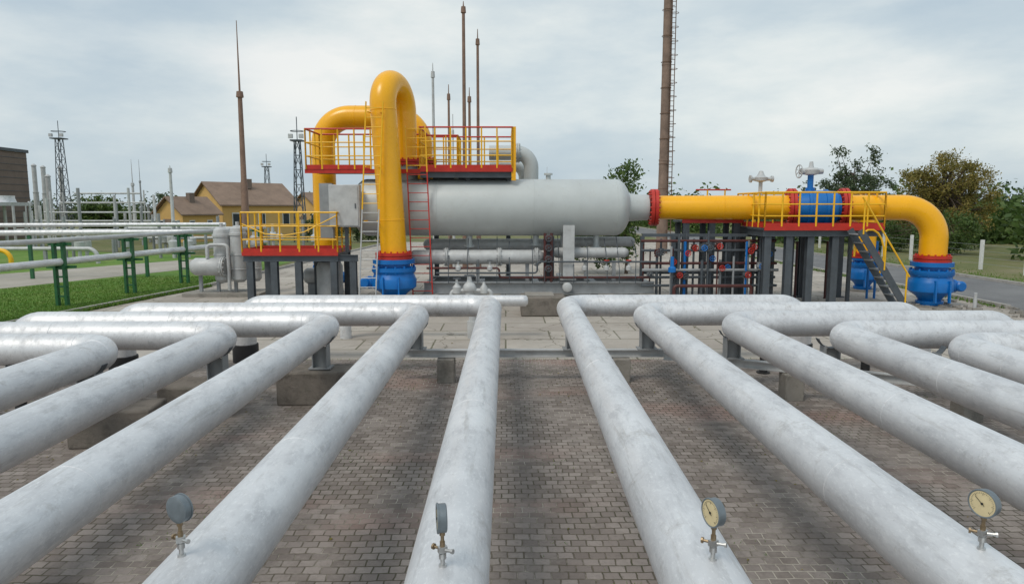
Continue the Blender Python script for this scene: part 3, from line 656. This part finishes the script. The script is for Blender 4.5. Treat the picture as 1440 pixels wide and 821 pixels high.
# ------------------------------------------------------------------ buildings
def house(x,y,w,d,h,rh,rz=0,wins=3):
    o=B('ochre_house'); c,s=math.cos(rz),math.sin(rz)
    T=lambda a,b,z:(x+a*c-b*s,y+a*s+b*c,z)
    W,D=w/2,d/2
    o.add('walls','ochre',[T(-W,-D,0),T(W,-D,0),T(W,D,0),T(-W,D,0),T(-W,-D,h),T(W,-D,h),T(W,D,h),T(-W,D,h),T(0,-D,h+rh),T(0,D,h+rh)],
        [(0,1,5,8,4),(1,2,6,5),(2,3,7,9,6),(3,0,4,7)])
    e=.35; k=rh/W
    for sg in (-1,1):
        a=[T(0,-D-e,h+rh+.06),T(sg*(W+e),-D-e,h-k*e+.06),T(sg*(W+e),D+e,h-k*e+.06),T(0,D+e,h+rh+.06)]
        b=[(p[0],p[1],p[2]+.12) for p in a]
        o.add('roof','roof',a+b,[(0,1,2,3),(7,6,5,4),(0,1,5,4),(1,2,6,5),(2,3,7,6),(3,0,4,7)])
    for i in range(wins):
        a=-W+w*(i+.5)/wins
        o.box('window_frames','white',T(a,-D-.02,h*.55),(w/wins*.42,.08,h*.42),rz); o.box('windows','glass',T(a,-D-.05,h*.55),(w/wins*.34,.06,h*.35),rz)
        b=-D+d*(i+.5)/wins
        for sg in (-1,1):
            o.box('window_frames','white',T(sg*(W+.02),b,h*.55),(.08,d/wins*.3,h*.42),rz); o.box('windows','glass',T(sg*(W+.05),b,h*.55),(.06,d/wins*.24,h*.35),rz)
    o.box('door','roof',T(-W*.1,-D-.03,1),(1,.08,2),rz)
    o.box('chimney','bldg',T(W*.3,0,h+rh),(.5,.5,1),rz)
    o.done(False)
house(-27.2,72,7.0,8,3.3,2.1,-.75); house(-34.0,92,6,10,3.3,1.7,-.7); house(-28.6,62,3.6,3.6,2.5,1.3,-.5,2); house(-21.0,84,5,8,3,1.6,-.7)
o=B('industrial_building')
o.box('walls','bldg',(-59,64,4.2),(22,12,8.4)); o.box('roof_parapet','dgrey',(-59,64,8.55),(22.3,12.3,.3)); 
for i in range(9): o.box('windows','glass',(-69+i*2.3,57.97,6.9),(1.5,.06,1.2)); o.box('lower_windows','glass',(-69+i*2.3,57.97,3.4),(1.5,.06,1.4))
for i in range(12): o.box('cladding_ribs','bldg',(-69.6+i*1.9,57.95,4.2),(.12,.1,8.3))
for i in range(12): o.box('cladding_lines','dgrey',(-59,57.96,.7+i*.65),(22,.03,.04)); o.box('side_cladding_lines','dgrey',(-47.98,64,.7+i*.65),(.03,12,.04))
o.box('roof_unit','grey',(-53,62,9.1),(3,3,.9)); o.done(False)
o=B('air_cooler_bank')
o.box('roof_slab','lgrey',(-43,50,3.25),(15,4,.25)); o.box('duct','lgrey',(-43,48.2,2.3),(15,.5,.5))
for i in range(26): o.tube('columns','white',[(-50.2+i*.58,48,0),(-50.2+i*.58,48,3.1)],.09,7)
for i in range(8): o.lathe('fan_hoods','silver',(-49.5+i*1.9,50,3.35),(0,0,1),[(0,.8),(.3,.7),(.5,.7)],16)
o.tube('pipe','lgrey',[(-51,47.6,1.2),(-35,47.6,1.2)],.2,10); o.done()
for x,y,h in ((-57.5,85,8.0),(-56.4,85,7.8),(-53.0,83,7.6),(-51.3,78,6.4)):
    o=B('vent_stack'); o.lathe('stack','lgrey',(x,y,0),(0,0,1),[(0,.32),(h*.6,.30),(h*.6,.35),(h*.61,.35),(h*.61,.25),(h,.25)],14); o.lathe('cap','lgrey',(x,y,h),(0,0,1),[(0,.3),(.1,.3),(.3,.08)],14); o.done()
# ------------------------------------------------------------------ fence right
o=B('boundary_fence')
for i in range(22):
    y=24+i*3.0; o.box('posts','white',(23+.02*(y-24),y,.72),(.13,.13,1.45))
for z in (.3,.6,.9,1.2): o.tube('wires','grey',[(23,24,z),(24.26,87,z)],.008,4)
o.done()
# ------------------------------------------------------------------ vegetation
def tree(name,x,y,h,blobs,nclump,nleaf,ls,mat,tr=.15,cs=.45,seed=1,shoots=0):
    rn=random.Random(seed); o=B(name)
    top=Vector((x,y,h*.75)); base=Vector((x,y,-.05))
    if tr>0:
        o.tube('trunk','bark',[base,base.lerp(top,.3)+Vector((.06,0,0)),base.lerp(top,.65)-Vector((.08,0,0)),top],[tr,tr*.8,tr*.5,tr*.15],8)
    V=[];F=[]
    tot=sum(b[3]*b[4]*b[5] for b in blobs)
    for b in blobs:
        k=max(3,int(nclump*b[3]*b[4]*b[5]/tot))
        for _ in range(k):
            while True:
                p=Vector((rn.uniform(-1,1),rn.uniform(-1,1),rn.uniform(-1,1)))
                if .25<p.length<1: break
            p=p*(p.length**-.35)*.95 if p.length>0 else p
            c=Vector((x+b[0]+p.x*b[3],y+b[1]+p.y*b[4],b[2]+p.z*b[5]))
            c.z=max(c.z,.25)
            if tr>0 and rn.random()<.5:
                s=base.lerp(top,rn.uniform(.3,.95)); mid=s.lerp(c,.55)+Vector((0,0,.15))
                o.tube('limbs','bark',[s,mid,c],[tr*.28,tr*.16,tr*.05],5,cap=False)
            cl=cs*rn.uniform(.6,1.3)
            for _ in range(nleaf):
                q=c+Vector((rn.gauss(0,cl*.5),rn.gauss(0,cl*.5),rn.gauss(0,cl*.42)))
                if q.z<.03: continue
                u=Vector((rn.gauss(0,1),rn.gauss(0,1),rn.gauss(0,1))).normalized(); w=u.orthogonal().normalized()
                w=(Matrix.Rotation(rn.uniform(0,6.28),3,u)@w); s=ls*rn.uniform(.6,1.4); v=u.cross(w)
                i0=len(V); V+= [q-w*s,q+v*s*.45,q+w*s,q-v*s*.45]; F.append((i0,i0+1,i0+2,i0+3))
    o.add('leaves',mat,V,F)
    o.done(False)
tree('small_tree',5.5,31,5.2,[(0,0,4.4,.75,.75,.8),(-.3,0,3.2,1.1,1.1,1.1),(-1.2,0,1.6,1.8,1.2,1.2)],120,60,.085,'leaf',.09,.4,2)
tree('poplar_tree',22.8,45,7.4,[(0,0,4.0,1.8,1.5,1.2),(-.9,0,5.5,.55,.6,.8),(1.1,0,5.4,.55,.5,1.1),(1.1,0,6.7,.28,.3,.8),(-1.0,0,6.5,.3,.3,.5),(-1.7,0,4.4,.6,.5,.6),(2.1,0,4.5,.6,.6,.5),(.2,0,5.6,.3,.3,.5)],105,60,.09,'leafb',.16,.38,5)
tree('willow_tree',32.0,50,7.0,[(0,0,4.9,2.5,2.4,2.0),(-2.2,0,4.1,1.6,1.6,1.8),(2.3,0,4.2,1.4,1.5,2.0),(0,0,2.5,3.6,2.4,1.8)],300,85,.09,'leafy',.28,.52,8)
tree('bush',31.5,38,4.0,[(0,0,2.1,1.9,2.2,1.8),(3.2,0,1.9,2.4,2,2.0),(6.1,1,2.3,2.6,2,2.2)],260,80,.10,'leafd',.1,.5,9)
tree('bush',28.6,44,3.0,[(0,0,1.3,2.2,1.6,1.4),(-2.6,3,1.0,1.8,1.6,1.1)],130,75,.09,'leaf',.08,.5,12)
tree('small_tree',-42,72,4.3,[(0,0,2.3,2.2,2,1.9),(2.4,0,1.7,1.6,1.6,1.3)],90,60,.2,'leaf',.18,.7,14)
tree('small_tree',-22.5,100,5.0,[(0,0,3.2,1.8,1.8,1.7),(2.2,0,2.9,1.6,1.5,1.5)],80,50,.2,'leaf',.18,.7,15)
tree('bush',-15.5,58,2.6,[(0,0,1.1,1.6,1.4,1.2),(3.5,2,1.0,1.6,1.4,1.0)],80,45,.13,'leafd',.08,.5,16)
def treeline(name,segs,mat,seed):
    rn=random.Random(seed); V=[];F=[]; o=B(name)
    for (x0,y0,x1,y1,h,n) in segs:
        for i in range(n):
            t=rn.random(); cx=x0+(x1-x0)*t; cy=y0+(y1-y0)*t+rn.uniform(-3,3)
            hh=h*(.55+.45*math.sin(t*37+seed)*math.sin(t*91)+.35*rn.random()); cz=rn.uniform(.1,1)*hh
            for _ in range(18):
                q=Vector((cx+rn.gauss(0,.8),cy+rn.gauss(0,.6),max(.1,cz+rn.gauss(0,.5)))); s=rn.uniform(.15,.4)*(h/5)
                a=rn.uniform(0,3.14); d=Vector((math.cos(a),math.sin(a)*.5,rn.uniform(-.7,.7))).normalized(); w=d.cross(Vector((rn.gauss(0,1),1,rn.gauss(0,1)))).normalized()
                i0=len(V); V+=[q-d*s,q-w*s*.6,q+d*s,q+w*s*.6]; F.append((i0,i0+1,i0+2,i0+3))
    o.add('leaves',mat,V,F); o.done(False)
treeline('distant_trees',[(-160,150,-30,160,5.5,900),(-40,150,60,150,4.8,700),(60,150,170,130,7,800)],'leafb',3)
treeline('hedgerow',[(23.5,60,60,58,4.2,800),(23.5,75,22,140,4.2,500),(30,38,60,34,4.3,500)],'leaf',5)
def blades(name,n,fn,h0,h1,seed,w=.012):
    rn=random.Random(seed); V=[];F=[]
    for _ in range(n):
        x,y=fn(rn); h=rn.uniform(h0,h1); a=rn.uniform(0,6.28); dx,dy=math.cos(a)*w,math.sin(a)*w; lx,ly=rn.gauss(0,h*.4),rn.gauss(0,h*.4)
        i0=len(V); V+=[(x-dx,y-dy,.008),(x+dx,y+dy,.008),(x+lx,y+ly,h)]; F.append((i0,i0+1,i0+2))
    o=B(name); o.add('blades','blade',V,F); o.done(False)
def lawnpt(rn):
    while True:
        y=17+13*rn.random()**1.3; x=-11.6-(26-y)*.15-rn.random()**1.2*14
        if y>17.3 and not (x<-13 and y>25.0+(x+18.7)*2.0): return x,y
blades('lawn_grass_blades',42000,lawnpt,.02,.07,4,.014)
def kerbpt(rn):
    r=rn.random()
    if r<.3:
        t=rn.random(); return (-30+17.2*t, 15.15+1.85*t+rn.gauss(0,.03))
    if r<.6: return (20.1+rn.expovariate(1/.9), rn.uniform(20,60))
    if r<.8:
        t=rn.random(); return (-12.7+1.4*t+rn.gauss(0,.03)+.05,17+9*t)
    return (15.2-abs(rn.gauss(0,.12))-.2,rn.uniform(20,45))
blades('verge_grass',14000,kerbpt,.04,.16,6,.016)
clx=[(random.uniform(-9,9),random.uniform(4.5,13.3)) for _ in range(120)]
def weedpt(rn):
    if rn.random()<.35: return (rn.uniform(-12,12),13.3+rn.gauss(0,.04))
    cx,cy=clx[rn.randrange(len(clx))]
    y=round((cy+rn.gauss(0,.12))/.112)*.112-.02+rn.gauss(0,.008); return cx+rn.gauss(0,.14),y
blades('paving_weeds',5200,weedpt,.012,.035,8,.004)
rn=random.Random(11); V=[];F=[]
for _ in range(420):
    x=rn.uniform(-10,10); y=rn.uniform(4,17); a=rn.uniform(0,6.3); s=rn.uniform(.012,.03); c_,s_=math.cos(a)*s,math.sin(a)*s
    i0=len(V); V+=[(x-c_,y-s_,.012),(x+s_*.5,y-c_*.5,.022),(x+c_,y+s_,.014),(x-s_*.5,y+c_*.5,.02)]; F.append((i0,i0+1,i0+2,i0+3))
o=B('fallen_leaves'); o.add('leaves','leafy',V,F); o.done(False)

# ------------------------------------------------------------------ light
w=bpy.data.worlds.new('World'); scene.world=w; w.use_nodes=True; nt=w.node_tree
bg=nt.nodes['Background']; sky=nt.nodes.new('ShaderNodeTexSky'); sky.sky_type='NISHITA'; sky.sun_disc=False
sky.sun_elevation=R(54); sky.sun_rotation=R(220); sky.air_density=1.2; sky.dust_density=2
tc=nt.nodes.new('ShaderNodeTexCoord')
n1=noise(nt,1.9,9,.58,vec=tc.outputs['Generated'],stretch=(1,1,3.0))
n2=noise(nt,1.1,4,.5,vec=tc.outputs['Generated'],stretch=(1.2,1,2.4))
cl=ramp(nt,n1,[(.32,(4.7,5.8,6.7)),(.46,(5.8,6.7,7.3)),(.56,(7.1,7.75,8.0)),(.68,(8.6,8.8,8.8))])
cl2=ramp(nt,n2,[(.35,(.82,.87,.92)),(.65,(1.12,1.10,1.06))])
cl=mix(nt,cl,cl2,1.0,'MULTIPLY')
fin=mix(nt,sky.outputs['Color'],cl,.9)
nt.links.new(fin,bg.inputs['Color']); bg.inputs['Strength'].default_value=.10
sl=bpy.data.lights.new('sun','SUN'); sl.energy=1.5; sl.angle=R(20); sl.color=(1,.94,.85)
so=bpy.data.objects.new('sun',sl); scene.collection.objects.link(so); so.rotation_euler=(R(36),0,R(-40))
cam=bpy.data.cameras.new('camera'); cam.lens=24; cam.sensor_width=36; cam.clip_end=3000
co=bpy.data.objects.new('camera',cam); scene.collection.objects.link(co); co.location=(0,0,3.0); co.rotation_euler=(R(90-7.04),0,R(-.54))
scene.camera=co
scene.view_settings.view_transform='Standard'; scene.view_settings.look='None'; scene.view_settings.exposure=0
